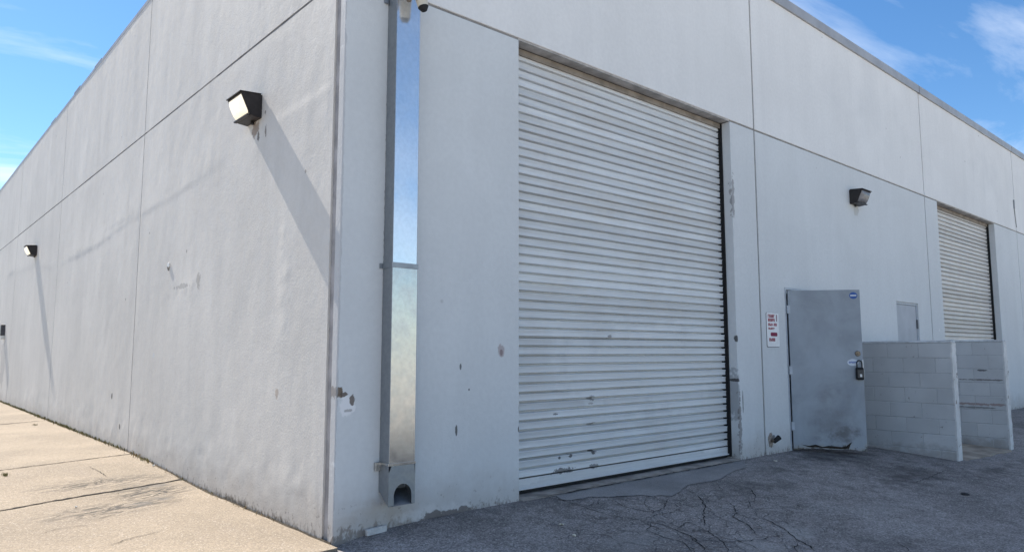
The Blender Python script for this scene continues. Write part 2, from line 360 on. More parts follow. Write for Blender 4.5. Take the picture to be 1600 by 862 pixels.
def asphalt_material():
    m = Mat('old_asphalt', .9, .25)
    c = m.mul((.235, .218, .210), m.math('MULTIPLY', m.ramp(m.noise(.55, 5, .6, .5), .28, .72, .74, 1.22), m.ramp(m.noise(7, 6, .7), .3, .7, .80, 1.18)))
    c = m.mix(m.ramp(m.noise(2.4, 5, .65, .6), .5, .72, 0, .45), c, (.15, .14, .136))
    c = m.mix(m.ramp(m.noise(1.1, 4, .6, .6, m.map((1, 1, 1), (9, 4, 0))), .54, .7, 0, .5), c, (.30, .285, .275))
    ag = m.voro(95, out='Color'); sep = m.n.new('ShaderNodeSeparateColor'); m.l.new(ag, sep.inputs[0])
    c = m.mul(c, m.ramp(sep.outputs[0], 0, 1, .66, 1.38))
    st = m.math('MULTIPLY', m.ramp(sep.outputs[1], .955, .97), .55); c = m.mix(st, c, (.55, .53, .5))
    # oil and tyre stains with shapes of their own
    for (px, py), r, amt in [((1300, 712), (1.3, .7, B), .66), ((1420, 742), (1.4, .55, B), .55), ((1210, 735), (.55, .30, B), .45), ((1180, 760), (.7, .3, B), .4), ((840, 785), (.8, .25, B), .3), ((1560, 735), (1.6, .25, B), .5), ((980, 775), (.7, .22, B), .35), ((1400, 845), (.6, .3, B), .25)]:
        gx, gy, gz = hit(px, py); c = m.spot(c, (gx, gy, 0), r, (.06, .055, .054), min(1, amt * 1.35), 1.2, 3.5, 1.3)
    for (px, py), r, amt in [((1250, 830), (.35, .22, B), .5), ((1000, 845), (.6, .3, B), .3), ((1180, 850), (.4, .3, B), .4), ((1380, 790), (.7, .3, B), .25)]:
        gx, gy, gz = hit(px, py); c = m.spot(c, (gx, gy, 0), r, (.37, .36, .345), amt, 1.1, 4, .9)
    # fine alligator cracking in the broken area in front of the shutter
    gx, gy, gz = hit(1080, 815)
    n = m.n.new('ShaderNodeVectorMath'); n.operation = 'SUBTRACT'; m.l.new(m.co, n.inputs[0]); n.inputs[1].default_value = (gx, gy, 0)
    d = m.n.new('ShaderNodeVectorMath'); d.operation = 'DIVIDE'; m.l.new(n.outputs[0], d.inputs[0]); d.inputs[1].default_value = (1.7, 1.1, B)
    L = m.n.new('ShaderNodeVectorMath'); L.operation = 'LENGTH'; m.l.new(d.outputs[0], L.inputs[0])
    area = m.ramp(m.math('MULTIPLY_ADD', m.math('SUBTRACT', m.noise(2.2, 3), .5), 1.6, L.outputs['Value']), 1.0, .55)
    nz = m.n.new('ShaderNodeTexNoise'); nz.inputs['Scale'].default_value = 5; nz.inputs['Detail'].default_value = 5; m.l.new(m.co, nz.inputs['Vector'])
    wv = m.n.new('ShaderNodeVectorMath'); wv.operation = 'MULTIPLY_ADD'; m.l.new(nz.outputs['Color'], wv.inputs[0]); wv.inputs[1].default_value = (.3, .3, .0); m.l.new(m.co, wv.inputs[2])
    e = m.voro(4.2, 'DISTANCE_TO_EDGE', wv.outputs[0])
    crack = m.math('MULTIPLY', m.ramp(e, .028, .004), area)
    c = m.mix(m.math('MULTIPLY', crack, .4), c, (.02, .019, .02))
    m.bump(sep.outputs[0], .006, .9); m.bump(m.noise(18, 4), .006, .6)
    inv = m.math('SUBTRACT', 1.0, crack); m.bump(inv, .01, .8)
    return m.done(c)
M_asphalt = asphalt_material()
def concrete_material():
    m = Mat('old_concrete', .9, .25)
    c = m.mul((.250, .206, .156), m.ramp(m.noise(.7, 5, .6), .3, .7, .86, 1.12))
    c = m.mix(m.ramp(m.noise(1, 5, .65, .3, m.map((1.6, .6, 1), rot=(0, 0, .5))), .5, .72, 0, .35), c, (.215, .178, .145))
    ag = m.voro(120, out='Color'); sep = m.n.new('ShaderNodeSeparateColor'); m.l.new(ag, sep.inputs[0])
    c = m.mul(c, m.ramp(sep.outputs[0], 0, 1, .80, 1.20))
    c = m.mix(m.ramp(sep.outputs[1], .90, .93, 0, .35), c, (.12, .10, .09)); c = m.mix(m.ramp(sep.outputs[2], .95, .97, 0, .5), c, (.50, .46, .42))
    # black rubber scuffs
    sc = m.math('ABSOLUTE', m.math('SUBTRACT', m.noise(1, 5, .62, 1.2, m.map((2.6, 9, 1), v=m.map(rot=(0, 0, -.22)))), .5))
    for (px, py), r, amt in [((235, 772), (.40, .42, B), .9), ((170, 800), (.62, .30, B), .8), ((160, 757), (.7, .30, B), .75)]:
        gx, gy, gz = hit(px, py)
        n = m.n.new('ShaderNodeVectorMath'); n.operation = 'SUBTRACT'; m.l.new(m.co, n.inputs[0]); n.inputs[1].default_value = (gx, gy, 0)
        d = m.n.new('ShaderNodeVectorMath'); d.operation = 'DIVIDE'; m.l.new(n.outputs[0], d.inputs[0]); d.inputs[1].default_value = r
        L = m.n.new('ShaderNodeVectorMath'); L.operation = 'LENGTH'; m.l.new(d.outputs[0], L.inputs[0])
        k = m.math('MULTIPLY', m.ramp(L.outputs['Value'], 1.25, .3), m.ramp(sc, .07, .015))
        c = m.mix(m.math('MULTIPLY', k, amt), c, (.03, .028, .028))
    for q_ in ((238, 762), (250, 782), (222, 790)):
        gx, gy, gz = hit(*q_); c = m.spot(c, (gx, gy, 0), (.16, .14, B), (.10, .095, .092), .6, 1.5, 10, .8)
    m.bump(sep.outputs[0], .004, .8); m.bump(m.noise(12, 4), .006, .5)
    return m.done(c)
M_conc = concrete_material()
M_patch = None
def patch_material():
    m = Mat('apron_patch', .9, .25)
    c = m.mul((.25, .243, .24), m.ramp(m.noise(1.4, 5, .6), .3, .7, .84, 1.14))
    ag = m.voro(150, out='Color'); sep = m.n.new('ShaderNodeSeparateColor'); m.l.new(ag, sep.inputs[0])
    c = m.mul(c, m.ramp(sep.outputs[0], 0, 1, .85, 1.15)); m.bump(m.noise(60, 4), .003)
    return m.done(c)
M_patch = patch_material()
M_crack = plain('crack_gap', (.035, .033, .032), 1.0, spec=.1)
M_cslab = plain('stoop_concrete', (.33, .28, .225), .9, var=.3, scale=4, bump=.004)

# ------------------------------------------------------------------ ground sheet
def axis(a, b, step, far):
    mid = list(np.arange(a, b + 1e-6, step)); lo = []; hi = []; s = step; v = a
    while v > -far: s *= 1.5; v -= s; lo.append(v)
    s = step; v = b
    while v < far: s *= 1.5; v += s; hi.append(v)
    return np.array(lo[::-1] + mid + hi)
def grid_faces(nx, ny):
    i, j = np.meshgrid(np.arange(nx - 1), np.arange(ny - 1), indexing='ij'); a = (i * ny + j).ravel()
    return np.stack([a, a + ny, a + ny + 1, a + 1], 1)
gx = axis(-5, 19, .1, 400); gy = axis(-7, 19, .1, 400)
GX, GY = np.meshgrid(gx, gy, indexing='ij')
GZ = ground(GX, GY)
o = mesh_obj('ground', np.stack([GX.ravel(), GY.ravel(), GZ.ravel()], 1), grid_faces(len(gx), len(gy)), M_asphalt, smooth=True)
o['kind'] = 'structure'; o['label'] = 'cracked grey asphalt yard in front of the loading shutters'
ground_o = o

def strip(name, pts, w, mat, parent, dz=.0045, jit=.012, step=.035, taper=True):
    P = []
    for (a, b) in zip(pts[:-1], pts[1:]):
        L = math.hypot(b[0]-a[0], b[1]-a[1]); n = max(1, int(L / step))
        for k in range(n): P.append((a[0]+(b[0]-a[0])*k/n, a[1]+(b[1]-a[1])*k/n))
    P.append(pts[-1][:2])
    P = np.array(P)[:, :2]; N = len(P)
    P[1:-1] += (nrs.rand(N-2, 2) - .5) * 2 * jit if N > 2 else 0
    T = np.gradient(P, axis=0); T /= np.linalg.norm(T, axis=1, keepdims=True) + 1e-9
    Nn = np.stack([-T[:, 1], T[:, 0]], 1)
    ww = w * (.45 + 1.1 * nrs.rand(N))
    if taper: ww *= np.clip(np.minimum(np.arange(N), np.arange(N)[::-1]) / 4 + .15, 0, 1)
    A = P + Nn * ww[:, None] / 2; Bv = P - Nn * ww[:, None] / 2
    V = []
    for q in (A, Bv):
        V.append(np.column_stack([q, ground(q[:, 0], q[:, 1]) + dz]))
    V = np.concatenate(V); F = [(i, i + N, i + N + 1, i + 1) for i in range(N - 1)]
    return mesh_obj(name, V, F, mat, parent)
cracks = [px1(p) for p in (
    [(150,243),(200,250),(290,270),(350,290),(450,325),(560,348),(640,360),(720,400),(790,430)],
    [(640,360),(700,372),(760,385),(820,410),(900,445),(960,500),(990,530)],
    [(900,225),(940,250),(965,290),(960,330),(965,390)],
    [(780,255),(760,300),(700,320),(640,310),(560,290),(500,260)], [(440,255),(430,280),(350,290)],
    [(1180,195),(1200,215),(1222,248)], [(1190,250),(1185,290),(1165,310)], [(1020,175),(1045,200),(1065,215)],
    [(1060,260),(1110,290),(1120,330),(1100,345),(1170,375),(1210,410),(1225,440)],
    [(1220,340),(1290,365),(1370,410),(1430,460),(1490,490),(1530,522)],
    [(890,430),(905,465),(980,460),(1060,470),(1150,465),(1250,455),(1330,435),(1400,430)],
    [(1080,430),(1140,465),(1200,490),(1270,520)], [(820,410),(880,370),(950,400),(1000,430),(1060,470),(1080,530)],
    [(1220,340),(1225,310)], [(1430,460),(1420,500),(1440,530)], [(700,372),(670,410),(740,440),(860,470),(900,520)])] + \
    [px2(p) for p in ([(780,655),(870,705),(900,740)], [(1200,200),(1290,250),(1400,280),(1500,310),(1590,330)], [(1150,205),(1350,215),(1450,245),(1600,272)], [(1100,220),(1000,265),(900,300)])]
crack_w = {0: .006, 1: .008, 9: .010, 8: .008, 2: .008, 5: .009}
for i, cpts in enumerate(cracks):
    strip('crack', [hit(*p) for p in cpts], crack_w.get(i, .006), M_crack, ground_o)

# added unseen pale sheet behind the viewer, bouncing sun onto the shaded front
ys_ = np.array([-7.6, -12, -20, -40, -80, -160]); xs_ = np.array([-60., -30, -12, -5, 0, 6, 12, 20, 40, 80, 160])
XX, YY = np.meshgrid(xs_, ys_, indexing='ij')
M_bounce = plain('bounce_concrete', (.46, .43, .385), .9, var=.12, scale=1.5)
o = mesh_obj('yard', np.stack([XX.ravel(), YY.ravel(), ground(XX, YY).ravel() + .06], 1), grid_faces(len(xs_), len(ys_))[:, ::-1], M_bounce); o['kind'] = 'structure'; o['label'] = 'added pale concrete sheet, unseen, bouncing sun onto the shaded front wall'
strip('crack', [(x, -.042) for x in np.linspace(1.95, 5.4, 60)], .016, M_crack, ground_o, dz=.012, jit=.008)
# apron patch in front of the shutter
pp = px1([(205,232),(420,196),(640,151),(860,112),(1140,63),(1163,80),(1168,98),(1120,112),(1085,130),(1060,148),(1020,162),(940,174),(880,186),(840,215),(800,240),(750,236),(700,243),(640,236),(560,238),(480,246),(400,243),(330,256),(290,262),(250,258)])
bm = bmesh.new()
loop = []
for a, b in zip(pp, pp[1:] + pp[:1]):
    n = max(1, int(math.hypot(b[0]-a[0], b[1]-a[1]) / 5))
    for k in range(n):
        q = hit(a[0]+(b[0]-a[0])*k/n, a[1]+(b[1]-a[1])*k/n)
        y = min(q[1], -.035); loop.append((q[0] + rnd.uniform(-.012, .012), y + (rnd.uniform(-.012, .012) if y < -.05 else 0), 0))
vs = [bm.verts.new(p) for p in loop]; es = [bm.edges.new((vs[i], vs[(i+1) % len(vs)])) for i in range(len(vs))]
bmesh.ops.triangle_fill(bm, use_beauty=True, edges=es)
for _ in range(2): bmesh.ops.subdivide_edges(bm, edges=[e for e in bm.edges if e.calc_length() > .15], cuts=1, use_grid_fill=True)
bmesh.ops.triangulate(bm, faces=bm.faces)
for v in bm.verts: v.co.z = float(ground(v.co.x, v.co.y)) + .006
for f in bm.faces:
    if f.normal.z < 0: f.normal_flip()
me = bpy.data.meshes.new('asphalt_patch'); bm.to_mesh(me); bm.free(); me.materials.append(M_patch)
o = link(bpy.data.objects.new('asphalt_patch', me), ground_o); o['label'] = 'smoother light grey repair patch in front of the shutter'

# ------------------------------------------------------------------ concrete walk with slabs along the side wall
walk = empty('pavement', (0, 0, 0)); walk['kind'] = 'structure'; walk['label'] = 'sunlit sandy concrete walk along the side wall'
def joint_y(c, x, seed): return c + .21 * x + .012 * np.sin(x * 5 + seed) + .03 * fbm(x, x * 0 + seed, 6.0, 40 + seed, 2)
joints = [-.10, 3.27, 5.24, 11.1, 15.2, 19.5, 24, 29, 34, 40]
for k, (c0, c1) in enumerate(zip(joints[:-1], joints[1:])):
    nx = 46; ny = max(12, int((c1 - c0) / .1)) if c0 < 12 else 12
    xs = np.linspace(-4.2, -.012, nx)
    V = []
    for i, x in enumerate(xs):
        g0 = .013 if k else 0; y0 = joint_y(c0, x, k) + g0 if k else np.full(1, c0)[0] - .0
        y1 = joint_y(c1, x, k + 1) - (.013 if k in (0,) else .007)
        t = np.linspace(0, 1, ny); ys = y0 + (y1 - y0) * t
        V.append(np.column_stack([np.full(ny, x), ys, ground(np.full(ny, x), ys) + .024 + .004 * fbm(np.full(ny, x), ys, 3, 9, 2)]))
    V = np.concatenate(V); F = grid_faces(nx, ny).tolist(); n = len(V)
    # skirts
    border = [i * ny for i in range(nx)] + [(nx-1)*ny + j for j in range(1, ny)] + [i*ny + ny-1 for i in range(nx-2, -1, -1)] + [j for j in range(ny-2, 0, -1)]
    Bv = V[border].copy(); Bv[:, 2] -= .09; V = np.concatenate([V, Bv]); m_ = len(border)
    for i in range(m_): j = (i+1) % m_; F.append((border[j], border[i], n + i, n + j))
    mesh_obj('concrete_slab', V, F, M_conc, walk)
for pts, w in ((px3([(600,862),(720,815),(800,793),(880,775),(950,755)]), .006), (px3([(170,500),(230,492)]), .012), (px3([(320,512),(400,500),(520,478),(640,458)]), .006), (px3([(520,382),(570,405),(620,440)]), .006),
               (px3([(230,780),(330,748),(420,735),(560,720)]), .006), (px3([(880,600),(1000,580),(1090,565)]), .007), (px3([(430,700),(560,690),(680,660)]), .005)):
    strip('crack', [hit(*p) for p in pts], w, M_crack, walk, dz=.0295, step=.03, jit=.008)
for k, w in ((1, .030), (2, .016), (3, .03)):
    xx = np.linspace(-4.1, -.03, 90); strip('joint_dirt', [(x, float(joint_y(joints[k], x, k))) for x in xx], w, M_crack, walk, dz=.0292, step=.03, jit=.011, taper=False)
# packed dirt in the open joint along the wall
N = 500; ys = np.linspace(.02, 26, N); V = []; 
wd = .010 + .035 * np.clip(fbm(ys, ys*0, 2.2, 77, 3) + .35, 0, 1); hh = .02 + .03 * np.clip(fbm(ys, ys*0+4, 5, 78, 3) + .3, 0, 1)
zg = ground(np.full(N, -.02), ys)
for i in range(N): V += [(-.0005, ys[i], zg[i] + hh[i] * .8), (-wd[i] * .5, ys[i], zg[i] + .024 + hh[i] * .35), (-wd[i], ys[i], zg[i] + .02)]
F = []
for i in range(N - 1):
    for q in (0, 1): a = i*3+q; F.append((a, a+1, a+4, a+3))
M_dirt = plain('joint_dirt', (.055, .043, .030), 1.0, var=.5, scale=18, bump=.01)
o = mesh_obj('dirt_strip', V, F, M_dirt); tag(o, 'strip of packed brown dirt along the foot of the side wall', None, kind='stuff')
M_weed = plain('weed_leaf', (.17, .155, .06), .7, var=.4, scale=9)
M_dry = plain('dry_weed', (.32, .235, .11), .8, var=.3, scale=9)
def weeds(name, spots, mat, label):
    V = []; F = []
    for (x, y, n, h, sp) in spots:
        for _ in range(n):
            bx = x + rnd.gauss(0, min(sp * .35, .016) if x > -.05 else sp * .35); by = y + rnd.gauss(0, sp); bx = min(bx, -.006)
            bz = float(ground(bx, by)) + .018; a = rnd.uniform(0, 6.28); L = h * rnd.uniform(.4, 1.2); w = L * .09
            dx, dy = math.cos(a) * L * .4, math.sin(a) * L * .5; px_, py_ = -math.sin(a) * w, math.cos(a) * w
            if bx + dx > -.004: dx = -abs(dx)
            b0 = len(V)
            V += [(bx - px_*.4, by - py_*.4, bz), (bx + px_*.4, by + py_*.4, bz), (bx + dx*.5 + px_, by + dy*.5 + py_, bz + L*.5), (bx + dx*.5 - px_, by + dy*.5 - py_, bz + L*.5), (bx + dx, by + dy, bz + L*.9)]
            F += [(b0, b0+1, b0+2, b0+3), (b0+3, b0+2, b0+4)]
    V = [(min(v[0], -.004), v[1], v[2]) for v in V]
    o = mesh_obj(name, V, F, mat); tag(o, label, None, kind='stuff')
ws = [(-.02, yy_, 26, .055, .18) for yy_ in np.arange(5.8, 18, .34)]
wsd = [(-.02, yy_, 12, .04, .16) for yy_ in np.arange(1.2, 12, .4)]
ws += [(-.03, 4.55, 40, .05, .12), (-.02, 3.3, 20, .035, .08), (-.02, 2.4, 15, .03, .1), (-.02, 7.6, 30, .05, .3), (-.02, 9.6, 50, .07, .5), (-.02, 12, 50, .07, .7), (-.02, 15, 60, .07, 1.0)]
g1 = hit(8, 746); g2 = hit(55, 666); g3 = hit(185, 775)
weeds('weeds', ws + [(g1[0], g1[1], 90, .035, .035), (g2[0], g2[1], 60, .03, .05), (g3[0], g3[1], 14, .015, .015)], M_weed, 'small green weeds growing in the pavement joints and along the side wall')
weeds('dry_weeds', wsd + [(-.03, 5.0, 35, .06, .14), (-.03, 1.6, 14, .03, .1)], M_dry, 'dry brown weeds and leaf bits at the foot of the side wall')

# ------------------------------------------------------------------ warehouse
wh = empty('warehouse', (0, 0, 0)); tag(wh, 'pale grey tilt-up concrete warehouse with rolling shutters along its front', 'building')
def panel(name, x0, x1, z0, z1, mat, holes=(), y0=0.0, y1=.2):
    """one concrete panel of the front, with its openings cut through"""
    xs = sorted({x0, x1, *[h[0] for h in holes], *[h[1] for h in holes]}); zs = sorted({z0, z1, *[h[2] for h in holes], *[h[3] for h in holes]})
    bm = bmesh.new(); vc = {}
    def v(i, j, k):
        if (i, j, k) not in vc: vc[(i, j, k)] = bm.verts.new((xs[i], (y0, y1)[k], zs[j]))
        return vc[(i, j, k)]
    def solid(i, j):
        if i < 0 or j < 0 or i >= len(xs)-1 or j >= len(zs)-1: return False
        cx = (xs[i]+xs[i+1])/2; cz = (zs[j]+zs[j+1])/2
        return not any(h[0] < cx < h[1] and h[2] < cz < h[3] for h in holes)
    for i in range(len(xs)-1):
        for j in range(len(zs)-1):
            if not solid(i, j): continue
            bm.faces.new((v(i,j,0), v(i+1,j,0), v(i+1,j+1,0), v(i,j+1,0))); bm.faces.new((v(i,j,1), v(i,j+1,1), v(i+1,j+1,1), v(i+1,j,1)))
            if not solid(i-1, j): bm.faces.new((v(i,j,0), v(i,j+1,0), v(i,j+1,1), v(i,j,1)))
            if not solid(i+1, j): bm.faces.new((v(i+1,j,0), v(i+1,j,1), v(i+1,j+1,1), v(i+1,j+1,0)))
            if not solid(i, j-1): bm.faces.new((v(i,j,0), v(i,j,1), v(i+1,j,1), v(i+1,j,0)))
            if not solid(i, j+1): bm.faces.new((v(i,j+1,0), v(i+1,j+1,0), v(i+1,j+1,1), v(i,j+1,1)))
    o = bm_obj(name, bm, mat, wh); bevel_mod(o); return o
ZJ = 4.20; G = .012; ZT = 6.19; BOT = -.5
JX = [5.965, 12.04, 18.12, 24.2, 30.3]
DOORS = [(1.785, 5.378), (12.69, 16.33), (24.9, 28.5)]
edges = [0.0] + JX + [36.0]
JW = .017
for k in range(len(edges) - 1):
    a = edges[k] + (JW if k else 0); b = edges[k+1] - (JW if k < len(edges)-2 else 0)
    panel('wall_panel', a, b, ZJ + G, ZT, M_up, y1=.08 if k == 0 else .2)
    if k == 0:
        bm = bmesh.new(); box(bm, .03, b, .081, .2, ZJ + G, ZT); bm_obj('wall_panel', bm, M_up, wh)
    dd = [d for d in DOORS if a < d[0] < b]
    if dd:
        d = dd[0]
        panel('wall_panel', a, d[0], BOT, ZJ - G, M_low, y1=.08 if k == 0 else .2); panel('wall_panel', d[1], b, BOT, ZJ - G, M_low)
        if k == 0:
            bm = bmesh.new(); box(bm, .03, d[0] - .001, .081, .2, BOT, ZJ - G); bm_obj('wall_panel', bm, M_low, wh)
    else:
        holes = [(6.632, 7.552, BOT - 1, 2.128), (10.42, 11.40, BOT - 1, 2.146)] if k == 1 else []
        panel('wall_panel', a, b, BOT, ZJ - G, M_low, holes)
def sealant(x0, x1, y0, y1, z0, z1, mat=M_seal):
    bm = bmesh.new(); box(bm, x0, x1, y0, y1, z0, z1); return bm_obj('joint_sealant', bm, mat, wh)
for x in JX: sealant(x - JW, x + JW, .014, .09, BOT, ZT - .002)
segs = []; cx = .03
for d in DOORS: segs.append((cx, d[0])); cx = d[1]
segs.append((cx, 36))
for a, b in segs:
    cuts = [a] + [x for x in JX if a < x < b] + [b]
    for p_, q_ in zip(cuts[:-1], cuts[1:]): sealant(p_ + (JW if p_ in JX else 0), q_ - (JW if q_ in JX else 0), .013, .07, ZJ - G, ZJ + G)
for d in DOORS:                                                        # soffit over each shutter
    bm = bmesh.new(); box(bm, d[0] + .001, d[1] - .001, .012, .16, ZJ - .006, ZJ + G); bm_obj('lintel', bm, M_lintel, wh)
# coping along the front: lengths of sheet metal with dark laps
for k in range(len(edges) - 1):
    bm = bmesh.new(); box(bm, edges[k] + (.012 if k else -.03), edges[k+1] - .012, -.028, .24, ZT - .005, 6.335, .004); bm_obj('coping', bm, M_coping, wh)
for x in JX:
    bm = bmesh.new(); box(bm, x - .02, x + .02, -.022, .23, ZT - .004, 6.33); bm_obj('coping_lap', bm, M_black, wh)

# side wall: trowelled panels, really uneven so that the low sun rakes over them
def ridge(y, z, pts, h, w, side=1):
    ly = np.array([p[0] for p in pts]); lz = np.array([p[1] for p in pts])
    zr = np.interp(y, ly, lz) + .05 * fbm(y, y * 0, 1.8, 61, 3)
    on = smooth01(ly[0] - .3, ly[0] + .3, y) * (1 - smooth01(ly[-1] - .3, ly[-1] + .3, y))
    d = (z - zr) / w
    return on * h * np.where(d * side > 0, np.exp(-(d * 3.2) ** 2), np.exp(-(d * .5) ** 2)) * (.55 + .9 * np.abs(fbm(y, z, 3, 63, 2)) * 2)
def relief(y, z, upper):
    r = .0055 * fbm(y, z * .6, 1.1, 21, 3) + .0024 * fbm(y + .25 * z, z * .55, 2.9, 25, 2) + .0012 * fbm(y, z * .8, 7, 28, 2)
    if not upper:
        r = r + ridge(y, z, [(.2, 3.33), (1.3, 3.32), (1.9, 3.3)], .0036, .10) + ridge(y, z, [(2.6, 3.22), (4.4, 3.13), (6.0, 3.12), (8.2, 2.98), (10.8, 2.95)], .0032, .13, -1) + ridge(y, z, [(11.6, 2.95), (14, 3.2), (18.5, 3.3)], .0032, .13, -1)
        r = r + .006 * np.exp(-((y - .95) / .10) ** 2 - ((z - 1.75 - .2) / .55) ** 2) * (.3 + 2 * np.abs(fbm(y, z, 9, 31, 2)))
        r = r + .004 * np.exp(-((y - 3.4) / .35) ** 2 - ((z - 2.0) / .12) ** 2) * (.3 + 2.5 * np.abs(fbm(y, z, 7, 33, 2)))
        r = r + .003 * np.exp(-((z - .25) / .3) ** 2) * fbm(y, z, 6, 35, 3) * 2
    return r
def side_panel(y0, y1, z0, z1, mat, upper, step):
    ys = np.linspace(y0, y1, max(2, int((y1 - y0) / step)) + 1); zs = np.linspace(z0, z1, max(2, int((z1 - z0) / step)) + 1)
    YY, ZZ = np.meshgrid(ys, zs, indexing='ij'); D = relief(YY, ZZ, upper)
    eb = np.minimum(np.minimum(YY - y0, y1 - YY), z1 - ZZ); D = D * smooth01(0, .12, eb)
    V = np.stack([-D.ravel(), YY.ravel(), ZZ.ravel()], 1); ny, nz = len(ys), len(zs)
    F = grid_faces(ny, nz)[:, ::-1].tolist(); n = len(V)
    border = [i*nz for i in range(ny)] + [(ny-1)*nz + j for j in range(1, nz)] + [i*nz + nz-1 for i in range(ny-2, -1, -1)] + [j for j in range(nz-2, 0, -1)]
    Bf = V[border].copy(); Bv = Bf.copy(); Bv[:, 0] = .2; m_ = len(border); V = np.concatenate([V, Bv, Bf])   # own rim so the front keeps its flat edge normals
    top = len(F)
    for i in range(m_): j = (i+1) % m_; F.append((n + m_ + i, n + m_ + j, n + j, n + i))
    o = mesh_obj('wall_panel', V, F, mat, wh); sm = np.zeros(len(F), bool); sm[:top] = True
    o.data.polygons.foreach_set('use_smooth', sm); return o
JY = [.165, 5.53, 11.25, 16.93, 22.6, 28.3, 34.0, 40.0]
for k in range(len(JY) - 1):
    a = JY[k] + (.0095 if k else 0); b = JY[k+1] - .0095; st = .03 if k < 2 else (.05 if k < 4 else .2)
    side_panel(a, b, BOT, ZJ - .011, M_side_low, False, st); side_panel(a, b, ZJ + .011, 6.13, M_side_up, True, st)
for y in JY[1:-1]: sealant(.0008, .09, y - .009, y + .009, BOT, 6.12, M_seal_line)
for a, b in zip(JY[:-1], JY[1:]): sealant(.0012, .09, a + .0095, b - .0095, ZJ - .0105, ZJ + .0105, M_seal_line)
sealant(.016, .12, .081, .164, BOT, 6.12, M_seal_dark)
yy = .165
while yy < 40:
    L = 3.05; bm = bmesh.new(); lift = rnd.uniform(0, .012); box(bm, -.004, .24, yy + .004, min(yy + L, 40) - .004, 6.12, 6.172 + lift, .003); bm_obj('coping', bm, M_coping2, wh); yy += L
for y_, h_ in ((8.5, .05), (10.2, .07), (12.6, .04)):
    bm = bmesh.new(); box(bm, -.006, .18, y_, y_ + .5, 6.176, 6.185 + h_ * .4, .004); bm_obj('coping_lap', bm, M_coping2, wh)
bm = bmesh.new(); box(bm, .3, 36, .3, 40, 5.5, 5.65); bm_obj('roof', bm, M_roof, wh)
bm = bmesh.new(); box(bm, 35.8, 36, .21, 40, BOT, 6.19); bm_obj('wall_panel', bm, M_side_low, wh)
bm = bmesh.new(); box(bm, .21, 35.79, 39.8, 40, BOT, 6.19); bm_obj('wall_panel', bm, M_side_low, wh)

# rolling shutters ------------------------------------------------
PITCH_S = .0855
def slat_mesh(x0, x1, mat):
    prof = [(.040, .000), (.036, .0085), (.004, .0105), (-.0085, .0122), (-.0120, .0155), (-.0100, .022), (-.0085, .036), (-.0090, .050), (-.0110, .062), (-.0140, .0685), (-.0135, .073), (-.004, .0748), (.030, .0756), (.040, .0855)]
    V = []; F = []; n = len(prof)
    nseg = 9
    for s in range(nseg + 1):
        x = x0 + (x1 - x0) * s / nseg
        for (y, z) in prof: V.append((x, y, z))
    for s in range(nseg):
        for i in range(n - 1): a = s*n + i; F.append((a, a + n, a + n + 1, a + 1))
    me = bpy.data.meshes.new('slat'); me.from_pydata(V, [], F); me.update(); me.materials.append(mat); me.shade_smooth()
    return me
def shutter(d, detail):
    y = .17; x0, x1 = d[0] - .05, d[1] - .022
    sh = empty('rolling_shutter', ((d[0] + d[1]) / 2, y, .02)); sh.parent = wh
    off = -sh.location
    def sub(name, bm, mat):
        o = bm_obj(name, bm, mat, sh)
        o.data.transform(Matrix.Translation(off)); return o
    bm = bmesh.new(); box(bm, x0, x1, y - .012, y + .012, .055, .145, .003); box(bm, x0, x1, y - .03, y - .0125, .050, .064, .002); sub('bottom_bar', bm, M_roll)
    bm = bmesh.new(); box(bm, x0, x1, y - .012, y + .014, .02, .0535, .006); sub('rubber_seal', bm, M_black)
    me = slat_mesh(x0, x1, M_roll if detail else M_roll_far); me.transform(Matrix.Translation((off.x, 0, 0)))
    z = .146; k = 0
    while z < 4.15:
        o = bpy.data.objects.new('slat', me); link(o, sh)
        o.location = (0, rnd.uniform(-.0012, .0012), z - sh.location.z); o.rotation_euler = (rnd.uniform(-.03, .03), 0, 0)
        if 12 <= k <= 13 or rnd.random() < .06: o.location.y -= .003
        z += PITCH_S; k += 1
    for gx0, gx1 in ((d[0] + .0005, d[0] + .012), (d[1] - .012, d[1] - .0005)):
        bm = bmesh.new(); box(bm, gx0, gx1, y - .055, y - .02, .03, 4.18); box(bm, gx0 + .001, gx1 - .001, y + .02, y + .05, .03, 4.18); sub('guide_rail', bm, M_frame if gx0 < d[0] + .1 else M_black)
    bm = bmesh.new(); box(bm, d[1] - .021, d[1] - .0125, y - .03, y + .05, .03, 4.17); sub('guide_gap', bm, M_black)
    bm = bmesh.new(); box(bm, d[0] + .002, d[1] - .002, y - .035, y - .016, ZJ - .075, ZJ - .012, .003); sub('header_strip', bm, M_header)
    bm = bmesh.new(); box(bm, d[0] + .002, d[1] - .002, y - .034, y + .3, ZJ - .0115, ZJ + .3); sub('shutter_hood', bm, M_black)
    bm = bmesh.new(); box(bm, d[0] + .002, d[1] - .002, .004, .35, -.3, .012 if detail else .01); sub('sill', bm, M_sill)
    return sh
for i, d in enumerate(DOORS): shutter(d, i == 0)
# front concrete sill strip in front of the near shutter
bm = bmesh.new(); box(bm, 1.80, 5.36, -.03, .0035, -.3, .004, .004); bm_obj('sill', bm, M_sill, wh)

